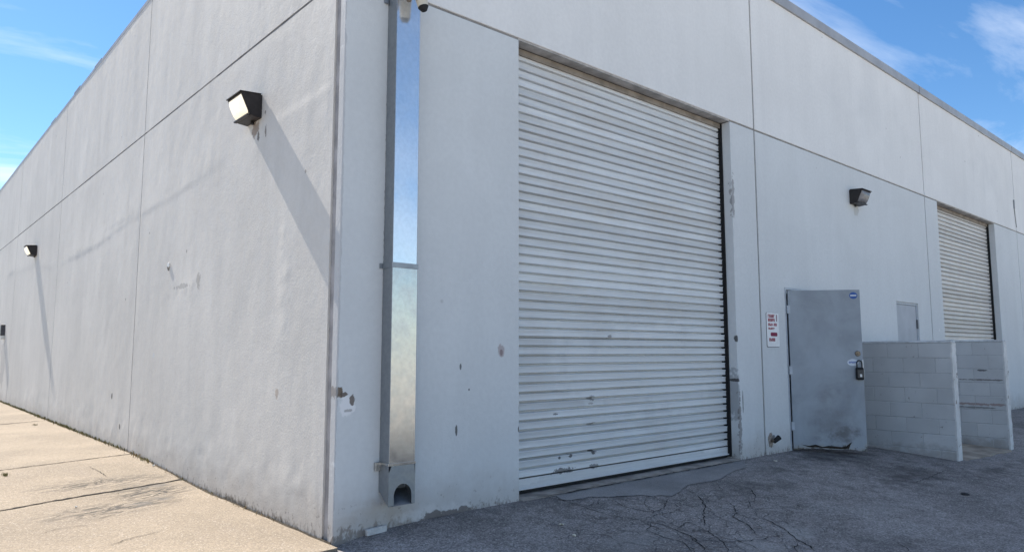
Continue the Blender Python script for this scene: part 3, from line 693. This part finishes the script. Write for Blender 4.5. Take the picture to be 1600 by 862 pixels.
# personnel door, ajar --------------------------------------------
DX0, DX1, DZ = 6.632, 7.552, 2.128
bm = bmesh.new()
box(bm, DX0 + .001, DX0 + .045, .03, .16, -.1, DZ - .002); box(bm, DX1 - .045, DX1 - .001, .03, .16, -.1, DZ - .002); box(bm, DX0 + .046, DX1 - .046, .03, .16, DZ - .047, DZ - .002)
box(bm, DX0 - .03, DX0 + .0, -.006, -.0005, .0, DZ + .03); box(bm, DX0 + .0005, DX1 + .03, -.006, -.0005, DZ, DZ + .03); box(bm, DX1, DX1 + .03, -.006, -.0005, .0, DZ - .0005)
bm_obj('door_frame', bm, M_frame, wh)
bm = bmesh.new(); box(bm, DX0 + .01, DX1 - .01, .005, .35, -.3, .006); bm_obj('threshold', bm, M_sill, wh)
th = math.radians(51); DW = .915
door = empty('door', (DX0 + .006, -.012, 0)); door.parent = wh; door.rotation_euler = (0, 0, -th)
# leaf: x along its width, y thickness, ragged rusted bottom edge
N = 46; xs = np.linspace(.008, DW, N)
bot = .028 + .012 * fbm(xs, xs*0, 12, 91, 3) + .035 * np.clip(fbm(xs, xs*0 + 3, 6, 93, 3) + .05, 0, 1) * smooth01(.05, .25, xs) * (1 - smooth01(.78, .86, xs))
bot[xs > .80] = .012; bot[-1] = .01
V = []
for i in range(N): V += [(xs[i], -.022, bot[i]), (xs[i], -.022, .14), (xs[i], -.022, 2.112), (xs[i], .022, 2.112), (xs[i], .022, .14), (xs[i], .022, bot[i])]
F = []
for i in range(N - 1):
    for q in range(6): a = i*6 + q; b = i*6 + (q+1) % 6; F.append((a, b, b + 6, a + 6))
F += [(0,5,4,3,2,1), tuple((N-1)*6 + q for q in range(6))]
bm = bmesh.new(); vv = [bm.verts.new(p) for p in V]
for f in F: bm.faces.new([vv[i] for i in f])
bm_obj('door_leaf', bm, M_door, door)
bm = bmesh.new()
for (a, b) in ((.14, .31), (.34, .50), (.55, .70)):
    box(bm, a, b, -.0245, -.0225, .075 + rnd.uniform(-.01, .01), .083)
P = [(.10, .085), (.2, .07), (.28, .088), (.36, .06), (.44, .075), (.52, .07), (.60, .062), (.66, .075), (.70, .11), (.73, .13), (.715, .09), (.69, .045), (.6, .035), (.45, .042), (.3, .05), (.2, .052)]
bm.free(); bm = bmesh.new(); f0 = bm.faces.new([bm.verts.new((x + rnd.uniform(-.006, .006), -.0226, z)) for x, z in P]); r = bmesh.ops.extrude_face_region(bm, geom=[f0])
for v in r['geom']:
    if isinstance(v, bmesh.types.BMVert): v.co.y -= .0022
o = bm_obj('rust_tear', bm, plain('rusted_through', (.035, .026, .02), .95, var=.5, scale=30), door)
for hz in (.32, 1.05, 1.86):
    bm = bmesh.new(); cyl(bm, (-.002, -.018, hz - .055), (-.002, -.018, hz + .055), .010, seg=10); box(bm, .004, .03, -.026, -.0222, hz - .05, hz + .05); bm_obj('hinge', bm, M_frame, door)
bm = bmesh.new(); cyl(bm, (DW - .06, -.022, 1.27), (DW - .06, -.036, 1.27), .036, .030, 20); cyl(bm, (DW - .06, -.036, 1.27), (DW - .06, -.046, 1.27), .018, .016, 14); box(bm, DW - .064, DW - .056, -.0475, -.0455, 1.258, 1.282); bm_obj('deadbolt', bm, M_brass, door)
bm = bmesh.new(); box(bm, DW - .018, DW + .006, -.030, -.0222, .93, 1.19, .002); bm_obj('latch_guard', bm, M_white, door)
def disc_pts(cx, cz, rx, rz, n=28): return [(cx + rx * math.cos(2*math.pi*i/n), cz + rz * math.sin(2*math.pi*i/n)) for i in range(n)]
def flat(name, pts, y0, y1, mat, parent):
    bm = bmesh.new(); a = [bm.verts.new((x, y0, z)) for x, z in pts]; b = [bm.verts.new((x, y1, z)) for x, z in pts]; n = len(pts)
    bm.faces.new(a); bm.faces.new(b[::-1])
    for i in range(n): bm.faces.new((a[i], b[i], b[(i+1) % n], a[(i+1) % n]))
    return bm_obj(name, bm, mat, parent)
M_blue = plain('sticker_blue', (.03, .10, .36), .4, var=.15); M_swhite = plain('sticker_white', (.62, .66, .72), .45, var=.1)
s1 = flat('sticker', disc_pts(DW - .08, 2.035, .05, .045), -.0222, -.0232, M_blue, door); s1['label'] = 'round blue sticker near the top corner'
bm = bmesh.new(); box(bm, DW - .118, DW - .042, -.0242, -.0234, 2.026, 2.046)
for k, bx_ in enumerate((-.105, -.088, -.07, -.055)): pass
bm_obj('print', bm, M_swhite, s1)
s2 = flat('sticker', disc_pts(DW - .125, 1.155, .07, .045), -.0222, -.0232, M_swhite, door); s2['label'] = 'oval white and blue sticker below the deadbolt'
bm = bmesh.new()
for k in range(7): box(bm, DW - .175 + k * .0145, DW - .175 + k * .0145 + .009, -.0244, -.0234, 1.142 + .003 * (k % 3), 1.168 - .002 * (k % 2))
bm_obj('print', bm, M_blue, s2)
# plain closet door behind the block wall, shut
bm = bmesh.new(); box(bm, 10.421, 10.455, .02, .14, -.1, 2.144); box(bm, 11.365, 11.399, .02, .14, -.1, 2.144); box(bm, 10.4555, 11.3645, .02, .14, 2.11, 2.144); bm_obj('door_frame', bm, M_frame, wh)
d2 = empty('door', (10.46, .03, 0)); d2.parent = wh
M_closet = plain('closet_door_paint', (.43, .445, .475), .6, var=.08, scale=3)
bm = bmesh.new(); box(bm, .002, .898, .0, .04, .01, 2.105, .003); bm_obj('door_leaf', bm, M_closet, d2)
for hz in (.35, 1.1, 1.78):
    bm = bmesh.new(); cyl(bm, (.90, -.012, hz - .08), (.90, -.012, hz + .08), .016, seg=10); bm_obj('hinge', bm, plain('dark_hinge', (.12, .12, .13), .5), d2)

# ------------------------------------------------------------------ block screen walls
def block_mesh(L, H, T, name):
    bm = bmesh.new(); box(bm, 0, T, -L, 0, 0, H, .0045, 1); bmesh.ops.recalc_face_normals(bm, faces=bm.faces)
    me = bpy.data.meshes.new(name); bm.to_mesh(me); bm.free(); return me
def block_wall(x, yend, ztop, mat, label, seedv):
    T = .15; LB, HB = .40, .2
    t = tag(empty('block_wall', (x, yend, -.15)), label, 'block wall', 'block screen walls beside the personnel door')
    ox, oy, oz = t.location
    bm = bmesh.new(); box(bm, x + .003 - ox, x + T - .003 - ox, yend + .006 - oy, -.001 - oy, -.4 - oz, ztop - .03 - oz); bm_obj('mortar', bm, M_grout, t)
    cache = {}
    bm = bmesh.new(); box(bm, x - .004 - ox, x + T + .004 - ox, yend - .004 - oy, -.002 - oy, ztop - .028 - oz, ztop - oz, .006, 2); bm_obj('cap', bm, M_cap, t)
    rr = random.Random(seedv); z1 = ztop - .030; c = 0
    while z1 > -.3:
        z0 = z1 - HB; y = yend; first = True
        while y < -.02:
            L = LB if (c % 2 == 0 or not first) else LB / 2
            L = min(L, -.004 - y); first = False
            key = (round(L, 3),)
            if key not in cache:
                me = block_mesh(L - .005, HB - .007, T, 'block'); me.materials.append(mat); cache[key] = me
            b = bpy.data.objects.new('block', cache[key]); link(b, t)
            b.location = (x - ox + rr.uniform(-.0016, .0016), y + L - .0025 - oy, z0 + .0035 - oz)
            y += L
        z1 = z0; c += 1
    # rendered, chipped end face
    nz = 40; V = []; F = []
    zz = np.linspace(-.35, ztop - .03, nz)
    for i, z in enumerate(zz):
        a = rr.uniform(-.006, .006); b_ = rr.uniform(-.006, .006); dd = rr.uniform(.006, .012)
        V += [(x - ox - .002, yend - oy + .012 + a, z - oz), (x - ox - .002, yend - oy - dd, z - oz), (x + T - ox + .002, yend - oy - dd + b_ * .4, z - oz), (x + T - ox + .002, yend - oy + .012 + b_, z - oz)]
    for i in range(nz - 1):
        for q in range(3): a = i*4 + q; F.append((a, a + 1, a + 5, a + 4))
    mesh_obj('end_render', V, F, M_blockend, t)
    return t
block_wall(8.05, -1.515, 1.44, M_block, 'blue grey painted block wall next to the open steel door', 1)
block_wall(9.85, -1.64, 1.47, M_block2, 'scraped block wall with red brown scuffs, farther from the steel door', 2)
# concrete stoop between the two walls
V = []; n = 14
xs = np.linspace(8.204, 9.844, n)
for x in xs:
    f = (x - 8.204) / 1.64; ye = -1.54 - .10 * f - .06 * rnd.random()
    for t_ in np.linspace(0, 1, 8):
        y = -.005 + (ye + .005) * t_; V.append((x, y, -.005 - .03 * t_ - (.075 * t_)))
F = grid_faces(n, 8).tolist(); nb = len(V); V2 = [(v[0], v[1] - .002, v[2] - .2) for i, v in enumerate(V) if i % 8 == 7]; V += V2
for i in range(n - 1): F.append((i*8 + 7, (i+1)*8 + 7, nb + i + 1, nb + i))
o = mesh_obj('stoop', V, F, M_cslab); o['kind'] = 'structure'; o['label'] = 'worn brown concrete slab between the two block walls'

# ------------------------------------------------------------------ wall lamps
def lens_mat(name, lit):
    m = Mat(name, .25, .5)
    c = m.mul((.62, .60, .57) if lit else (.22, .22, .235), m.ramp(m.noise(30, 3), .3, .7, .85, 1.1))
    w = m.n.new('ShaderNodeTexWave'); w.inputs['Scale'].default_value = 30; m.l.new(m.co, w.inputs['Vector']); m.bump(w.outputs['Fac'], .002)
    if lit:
        m.b.inputs['Emission Color'].default_value = (1.0, .86, .62, 1); m.b.inputs['Emission Strength'].default_value = .42  # emission imitates sunlight glowing through the lens
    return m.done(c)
M_lens_glow = lens_mat('glow_lens', True); M_lens_off = lens_mat('clear_lens', False)
def wall_lamp(loc, rotz, lit, label, group):
    """local: wall is y=0, front is -y, width along x, z up"""
    t = tag(empty('wall_lamp', loc), label, 'wall lamp', group); t.rotation_euler = (0, 0, rotz)
    W = .168
    bm = bmesh.new()
    prof = [(0, -.005), (-.10, .005), (-.115, .02), (-.188, .178), (-.198, .192), (-.195, .205), (-.05, .222), (0, .215)]   # side silhouette
    A = [bm.verts.new((-W, y, z)) for y, z in prof]; Bq = [bm.verts.new((W, y, z)) for y, z in prof]; n = len(prof)
    bm.faces.new(A[::-1]); bm.faces.new(Bq)
    for i in range(n): bm.faces.new((A[i], A[(i+1) % n], Bq[(i+1) % n], Bq[i]))
    bmesh.ops.recalc_face_normals(bm, faces=bm.faces)
    bmesh.ops.bevel(bm, geom=list(bm.edges), offset=.004, segments=2, affect='EDGES')
    bm_obj('housing', bm, M_lampbody, t)
    bm = bmesh.new(); box(bm, -W - .006, W + .006, -.212, -.012, .203, .214, .004, 2)
    for v in bm.verts: v.co.z += (.0 if v.co.y < -.1 else .014)
    bm_obj('hood', bm, M_lampbody, t)
    # bulging prismatic lens on the sloping front
    p0 = Vector((0, -.112, .022)); p1 = Vector((0, -.190, .186)); up = (p1 - p0); nrm = Vector((0, -up.z, up.y)).normalized()
    if nrm.y > 0: nrm = -nrm
    V = []; F = []; nu, nv = 13, 9
    for i in range(nu):
        u = -1 + 2*i/(nu-1)
        for j in range(nv):
            v = j/(nv-1); bul = (1 - abs(u)**6) * (1 - abs(2*v-1)**4)
            p = p0 + up * v + Vector((u * (W - .014), 0, 0)) + nrm * (.003 + .034 * bul); V.append(tuple(p))
    F = grid_faces(nu, nv).tolist()
    bm = bmesh.new(); vv = [bm.verts.new(p) for p in V]
    for f in F: bm.faces.new([vv[i] for i in f])
    o = bm_obj('lens', bm, M_lens_glow if lit else M_lens_off, t, True)
    bm = bmesh.new(); box(bm, -W + .004, W - .004, -.137, -.105, .0, .016, .003); bm_obj('lip', bm, M_lampbody, t)
    bm = bmesh.new(); cyl(bm, (0, -.02, -.005), (0, -.02, -.028), .016, seg=12); bm_obj('conduit_nub', bm, M_lampbody, t)
    if not lit:
        bm = bmesh.new(); box(bm, -.05, .05, -.150, -.1465, .085, .115); bm_obj('reflector_mark', bm, M_lampbody, t)
    return t
wall_lamp((-.001, 1.725, 3.435), -math.pi/2, True, 'dark wall lamp with emissive sun glow in its lens, nearest the building corner on the sunny side wall', 'lamps on the side wall')
wall_lamp((-.001, 13.95, 3.39), -math.pi/2, True, 'dark wall lamp with emissive sun glow in its lens, high on the far panels of the side wall', 'lamps on the side wall')
wall_lamp((8.94, -.001, 3.60), 0, False, 'unlit dark wall lamp above the steel door and block walls', None)

# ------------------------------------------------------------------ downspout
dx0, dx1, dyf = .372, .592, -.135
ds = tag(empty('downspout', ((dx0 + dx1) / 2, 0, .16)), 'shiny galvanised box downspout beside the building corner', 'downspout')
ox, oz = ds.location.x, ds.location.z
def dpart(name, boxes, mat, bev=.003):
    bm = bmesh.new()
    for b in boxes: box(bm, *b, bev)
    bm.verts.ensure_lookup_table()
    o = bm_obj(name, bm, mat, ds); o.data.transform(Matrix.Translation((-ox, 0, -oz))); return o
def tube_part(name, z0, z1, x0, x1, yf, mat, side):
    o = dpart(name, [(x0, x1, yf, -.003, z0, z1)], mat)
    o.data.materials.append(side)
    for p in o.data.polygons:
        if abs(p.normal.x) > .6: p.material_index = 1  # side faces take a darker, rougher metal than the front
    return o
tube_part('upper_section', 1.955, 6.0, dx0, dx1, dyf, M_galv, M_galv_side)
tube_part('lower_section', .46, 1.953, dx0 - .004, dx1 + .004, dyf - .004, M_galv2, M_galv_side)
dpart('strap', [(dx0 - .036, dx1 + .034, -.006, -.0035, 1.93, 1.97), (dx0 - .008, dx1 + .008, dyf - .008, dyf - .0045, 1.93, 1.97), (dx0 - .008, dx0 - .0045, dyf - .004, -.006, 1.93, 1.97)], M_galv_side, .001)
dpart('strap', [(dx0 - .008, dx1 + .008, dyf - .010, dyf - .0065, .455, .475), (dx0 - .0085, dx0 - .005, dyf - .006, -.006, .455, .475)], M_galv2, .001)
dpart('bracket', [(dx0 - .05, dx0 - .006, -.03, -.003, .415, .475), (dx0 - .035, dx0 - .02, -.038, -.031, .435, .455)], M_steel, .002)
dpart('bracket', [(dx0 - .04, dx0 - .006, -.02, -.003, 4.06, 4.10)], M_galv_side, .002)
# outlet boot: hollow box with an arched mouth and a floor falling to the front
bx0, bx1, yf = dx0 - .006, dx1 + .006, dyf - .006
mx = (bx0 + bx1) / 2 + .008; rw = .078; zb = .165; zs_ = .235; zt = .4585
V = []; F = []; bm = bmesh.new()
arch = [(mx + rw, zb + .006)] + [(mx + rw * math.cos(t), zs_ + .085 * math.sin(t)) for t in np.linspace(0, math.pi, 15)] + [(mx - rw, zb + .006)]
outer = []
for (x, z) in arch:
    if z <= zb + .01: outer.append((bx1 if x > mx else bx0, zb))
    else:
        t = math.atan2(z - zs_, x - mx); cx_, cz_ = math.cos(t), math.sin(t)
        s = min((bx1 - mx) / cx_ if cx_ > 1e-6 else ((mx - bx0) / -cx_ if cx_ < -1e-6 else 1e9), (zt - zs_) / cz_ if cz_ > 1e-6 else 1e9)
        outer.append((mx + cx_ * s, zs_ + cz_ * s))
a = [bm.verts.new((x, yf, z)) for x, z in arch]; b = [bm.verts.new((x, yf, z)) for x, z in outer]; ai = [bm.verts.new((x, yf + .003, z)) for x, z in arch]
for i in range(len(a) - 1):
    bm.faces.new((a[i], a[i+1], b[i+1], b[i])); bm.faces.new((a[i], ai[i], ai[i+1], a[i+1]))
for x, z0b, z0f in ((bx0, .265, zb), (bx1, .265, zb)):
    bm.faces.new([bm.verts.new(p) for p in ((x, yf, z0f), (x, -.003, z0b), (x, -.003, zt), (x, yf, zt))])
bm.faces.new([bm.verts.new(p) for p in ((bx0, yf, zt), (bx1, yf, zt), (bx1, -.003, zt), (bx0, -.003, zt))])
bm.faces.new([bm.verts.new(p) for p in ((bx0, yf, zb), (bx1, yf, zb), (bx1, -.003, .265), (bx0, -.003, .265))])
bm.faces.new([bm.verts.new(p) for p in ((bx0 + .002, -.004, .25), (bx1 - .002, -.004, .25), (bx1 - .002, -.004, zt), (bx0 + .002, -.004, zt))])
me = bpy.data.meshes.new('outlet_boot'); bm.to_mesh(me); bm.free(); me.materials.append(M_galv_side); me.transform(Matrix.Translation((-ox, 0, -oz)))
link(bpy.data.objects.new('outlet_boot', me), ds)

# ------------------------------------------------------------------ security camera over the downspout
sc = tag(empty('security_camera', (.50, -.17, 4.12)), 'cream twin-head security camera with black lens above the downspout', 'camera')
def scp(name, bm, mat): return bm_obj(name, bm, mat, sc, True)
bm = bmesh.new(); box(bm, -.06, .06, .032, .168-.135, .05, .17, .0); bm.free()
bm = bmesh.new(); cyl(bm, (0, .03, .12), (0, -.02, .12), .055, .050, 24); bm_obj('base', bm, M_cream, sc)
bm = bmesh.new(); cyl(bm, (.0, -.01, .12), (.02, -.06, .09), .016, seg=12); cyl(bm, (0, -.01, .12), (-.09, -.06, .06), .016, seg=12); bm_obj('arm', bm, M_cream, sc)
bm = bmesh.new(); cyl(bm, (.0, -.05, .10), (.030, -.095, -.125), .058, .042, 24); bm_obj('head', bm, M_cream, sc)
bm = bmesh.new(); cyl(bm, (.0302, -.0952, -.1255), (.036, -.102, -.155), .043, .024, 24); bm_obj('lens', bm, M_black, sc)
bm = bmesh.new(); cyl(bm, (-.075, -.05, .08), (-.080, -.06, -.098), .024, .019, 20); bm_obj('sensor', bm, plain('dusty_plastic', (.20, .16, .13), .6), sc)

# ------------------------------------------------------------------ warning sign
sg = tag(empty('wall_sign', (6.25, -.004, 1.36)), 'white sign with red lettering on the wall beside the steel door', 'sign')
M_sign = plain('sign_white', (.86, .85, .84), .4, var=.06); M_red = plain('sign_red', (.36, .045, .07), .5, var=.2, scale=60); M_dred = plain('sign_dark_red', (.22, .012, .05), .5)
def rrect(x0, x1, z0, z1, r, n=5):
    P = []
    for cx_, cz_, a0 in ((x1-r, z1-r, 0), (x0+r, z1-r, 90), (x0+r, z0+r, 180), (x1-r, z0+r, 270)):
        for k in range(n + 1): t = math.radians(a0 + 90*k/n); P.append((cx_ + r*math.cos(t), cz_ + r*math.sin(t)))
    return P
flat('panel', rrect(-.155, .155, 0, .44, .02), -.0045, .0005, M_sign, sg); flat('shadow_edge', rrect(-.163, .158, -.008, .443, .022), .0007, .0036, plain('sign_shadow_edge', (.16, .16, .17), .6), sg)  # dark sheet, wider left and below, paints the plate's shadow edge
def glyphs(x0, x1, z0, z1, n, th=.006):                          # unreadable rows of upright strokes and bars, as on the sign
    bm = bmesh.new(); w = (x1 - x0) / n
    for k in range(n):
        a = x0 + k*w; b = a + w*.78
        box(bm, a, a + th, -.0056, -.0046, z0, z1)
        if rnd.random() < .75: box(bm, a + th + .0003, b, -.0056, -.0046, z1 - th, z1)
        if rnd.random() < .6: box(bm, a + th + .0003, b, -.0056, -.0046, (z0+z1)/2 - th/2, (z0+z1)/2 + th/2)
        if rnd.random() < .55: box(bm, a + th + .0003, b - th - .0003, -.0056, -.0046, z0, z0 + th)
        if rnd.random() < .7: box(bm, b - th, b, -.0056, -.0046, z0, z1 - th - .0003)
    o = bm_obj('lettering_row', bm, M_red, sg); o['kind'] = 'stuff'
glyphs(-.125, .05, .375, .418, 5, .014); glyphs(-.125, .05, .325, .366, 5, .014)
glyphs(-.12, .10, .268, .305, 6, .014); glyphs(-.12, .04, .222, .248, 5, .011)
glyphs(-.11, .045, .070, .112, 5, .014)
bm = bmesh.new(); box(bm, .085, .105, -.0056, -.0046, .33, .418); bm_obj('stripe', bm, plain('sign_grey_red', (.22, .09, .12), .5), sg)
flat('pill', rrect(-.07, .10, .135, .185, .02), -.0058, -.0046, M_dred, sg)

# ------------------------------------------------------------------ small things
# key lock box hanging at the door's free edge
def door_pt(x, y, z):
    c_, s_ = math.cos(-th), math.sin(-th); return (door.location.x + x*c_ - y*s_, door.location.y + x*s_ + y*c_, z)
lb = tag(empty('lock_box', door_pt(DW - .055, -.024, .93)), 'black key lock box hanging at the edge of the steel door', 'lock box'); lb.rotation_euler = (0, 0, -th); lb.scale = (1.4, 1.2, 1.3)
bm = bmesh.new(); box(bm, -.034, .034, -.045, -.001, 0, .125, .012, 3); bm_obj('body', bm, M_black, lb)
bm = bmesh.new(); box(bm, -.026, .026, -.049, -.0455, .02, .10, .002); bm_obj('dial_cover', bm, plain('lockbox_grey', (.05, .05, .055), .35), lb)
bm = bmesh.new()
R = [(-.022, .12), (-.022, .17), (-.014, .188), (0, .194), (.014, .188), (.022, .17), (.022, .12)]
for p_, q_ in zip(R[:-1], R[1:]): cyl(bm, (p_[0], -.022, p_[1]), (q_[0], -.022, q_[1]), .0055, seg=8)
bm_obj('shackle', bm, M_black, lb)
bm = bmesh.new(); box(bm, -.006, .012, -.0505, -.0492, .03, .058); bm_obj('label_plate', bm, M_white, lb)

# broken hose tap by the door
tp = tag(empty('hose_tap', (6.10, -.002, .14)), 'broken hose tap stub low on the wall left of the steel door', 'tap')
bm = bmesh.new(); cyl(bm, (0, .0, .03), (0, -.05, .03), .017, seg=12); bm_obj('pipe', bm, M_brass, tp)
bm = bmesh.new(); cyl(bm, (0, -.04, .02), (.075, -.075, .075), .024, .034, 14); bm_obj('spout', bm, M_black, tp)
bm = bmesh.new()
pts = [(-.05 + rnd.uniform(-.01, .01) + .05*math.cos(t) * rnd.uniform(.7, 1.3), .04 + .085*math.sin(t) * rnd.uniform(.75, 1.3)) for t in np.linspace(0, 2*math.pi, 15)[:-1]]
bm.free(); flat('broken_plaster', [(x + .04, z) for x, z in pts], -.0035, .0015, plain('bare_plaster', (.30, .25, .21), 1, var=.4, scale=30, bump=.006), tp)

# white foam strip on the ground by the downspout
g = (.335, -.03); gz = float(ground(*g))
fs = tag(empty('foam_strip', (g[0], g[1], gz)), 'short white foam strip lying at the wall foot under the downspout', 'foam strip')
fs.rotation_euler = (0, -.045, .05)
bm = bmesh.new(); box(bm, -.085, .085, -.02, .012, .0, .045, .004, 2); o = bm_obj('foam_body', bm, plain('dirty_foam', (.58, .57, .55), .9, var=.12, scale=25, bump=.003), fs)

# litter
M_paper = plain('paper', (.62, .58, .48), .8, var=.15)
def scrap(px, py, s, label, mat=M_paper):
    x, y, z = hit(px, py); bm = bmesh.new(); n = 9
    lift = .024 if (x < 0 and y > -.1) else 0
    top = [bm.verts.new((s * math.cos(t) * rnd.uniform(.5, 1.2), s * .7 * math.sin(t) * rnd.uniform(.5, 1.2), rnd.uniform(.004, .018))) for t in np.linspace(0, 2*math.pi, n + 1)[:-1]]
    c_ = bm.verts.new((0, 0, rnd.uniform(.008, .02))); lo = [bm.verts.new((v.co.x, v.co.y, v.co.z - .004)) for v in top]; cl = bm.verts.new((0, 0, .0))
    for i in range(n):
        j = (i+1) % n; bm.faces.new((top[i], top[j], c_)); bm.faces.new((lo[j], lo[i], cl)); bm.faces.new((top[i], lo[i], lo[j], top[j]))
    o = bm_obj('paper_scrap', bm, mat); o.location = (x, y, z + lift + .002); tag(o, label, 'litter'); return o
scrap(877, 820, .028, 'crumpled pale scrap on the asphalt before the concrete pier')
scrap(897, 838, .02, 'tiny pale scrap next to the crumpled one on the asphalt')
scrap(1212, 721, .03, 'small pale scrap on the asphalt near the hose tap')
scrap(1508, 772, .07, 'flat dark rag on the asphalt in front of the block walls', plain('dark_rag', (.025, .024, .025), .9))
scrap(240, 731, .018, 'white scrap on the concrete walk at the side wall foot', M_white)
scrap(118, 797, .014, 'pale pebble-like scrap in the walk beside the open joint', M_white)

# white clip left on the side wall
cl = tag(empty('cable_clip', (-.004, 4.17, 2.28)), 'small white cable clip stuck on the side wall below the lamp', 'clip')
bm = bmesh.new(); box(bm, -.007, .003, -.05, .03, .0, .05, .002); bm_obj('plate', bm, M_white, cl)
bm = bmesh.new(); cyl(bm, (-.006, .02, .01), (-.008, -.03, -.04), .004, seg=8); bm_obj('wire_end', bm, M_black, cl)
# electrical box at the far end of the side wall
eb = tag(empty('outlet_box', (-.002, 18.15, 1.62)), 'small dark outlet box on the far part of the side wall', 'outlet box')
bm = bmesh.new(); box(bm, -.09, .004, -.10, .10, .10, .38, .008, 2); bm_obj('cover', bm, plain('dark_grey_cover', (.07, .07, .08), .5), eb)
bm = bmesh.new(); box(bm, -.085, .004, -.09, .09, .0, .097, .006); bm_obj('base', bm, M_white, eb)
# short conduit on the far joint of the front
cd = tag(empty('conduit', (18.02, -.012, 4.45)), 'short dark conduit beside the far joint of the upper front', 'conduit')
bm = bmesh.new(); cyl(bm, (0, 0, .3), (0, 0, .52), .018, seg=10); bm_obj('box', bm, M_coping2, cd)
bm = bmesh.new(); cyl(bm, (0, .002, .3), (.09, .002, -.15), .007, seg=8); bm_obj('wire', bm, M_seal, cd)
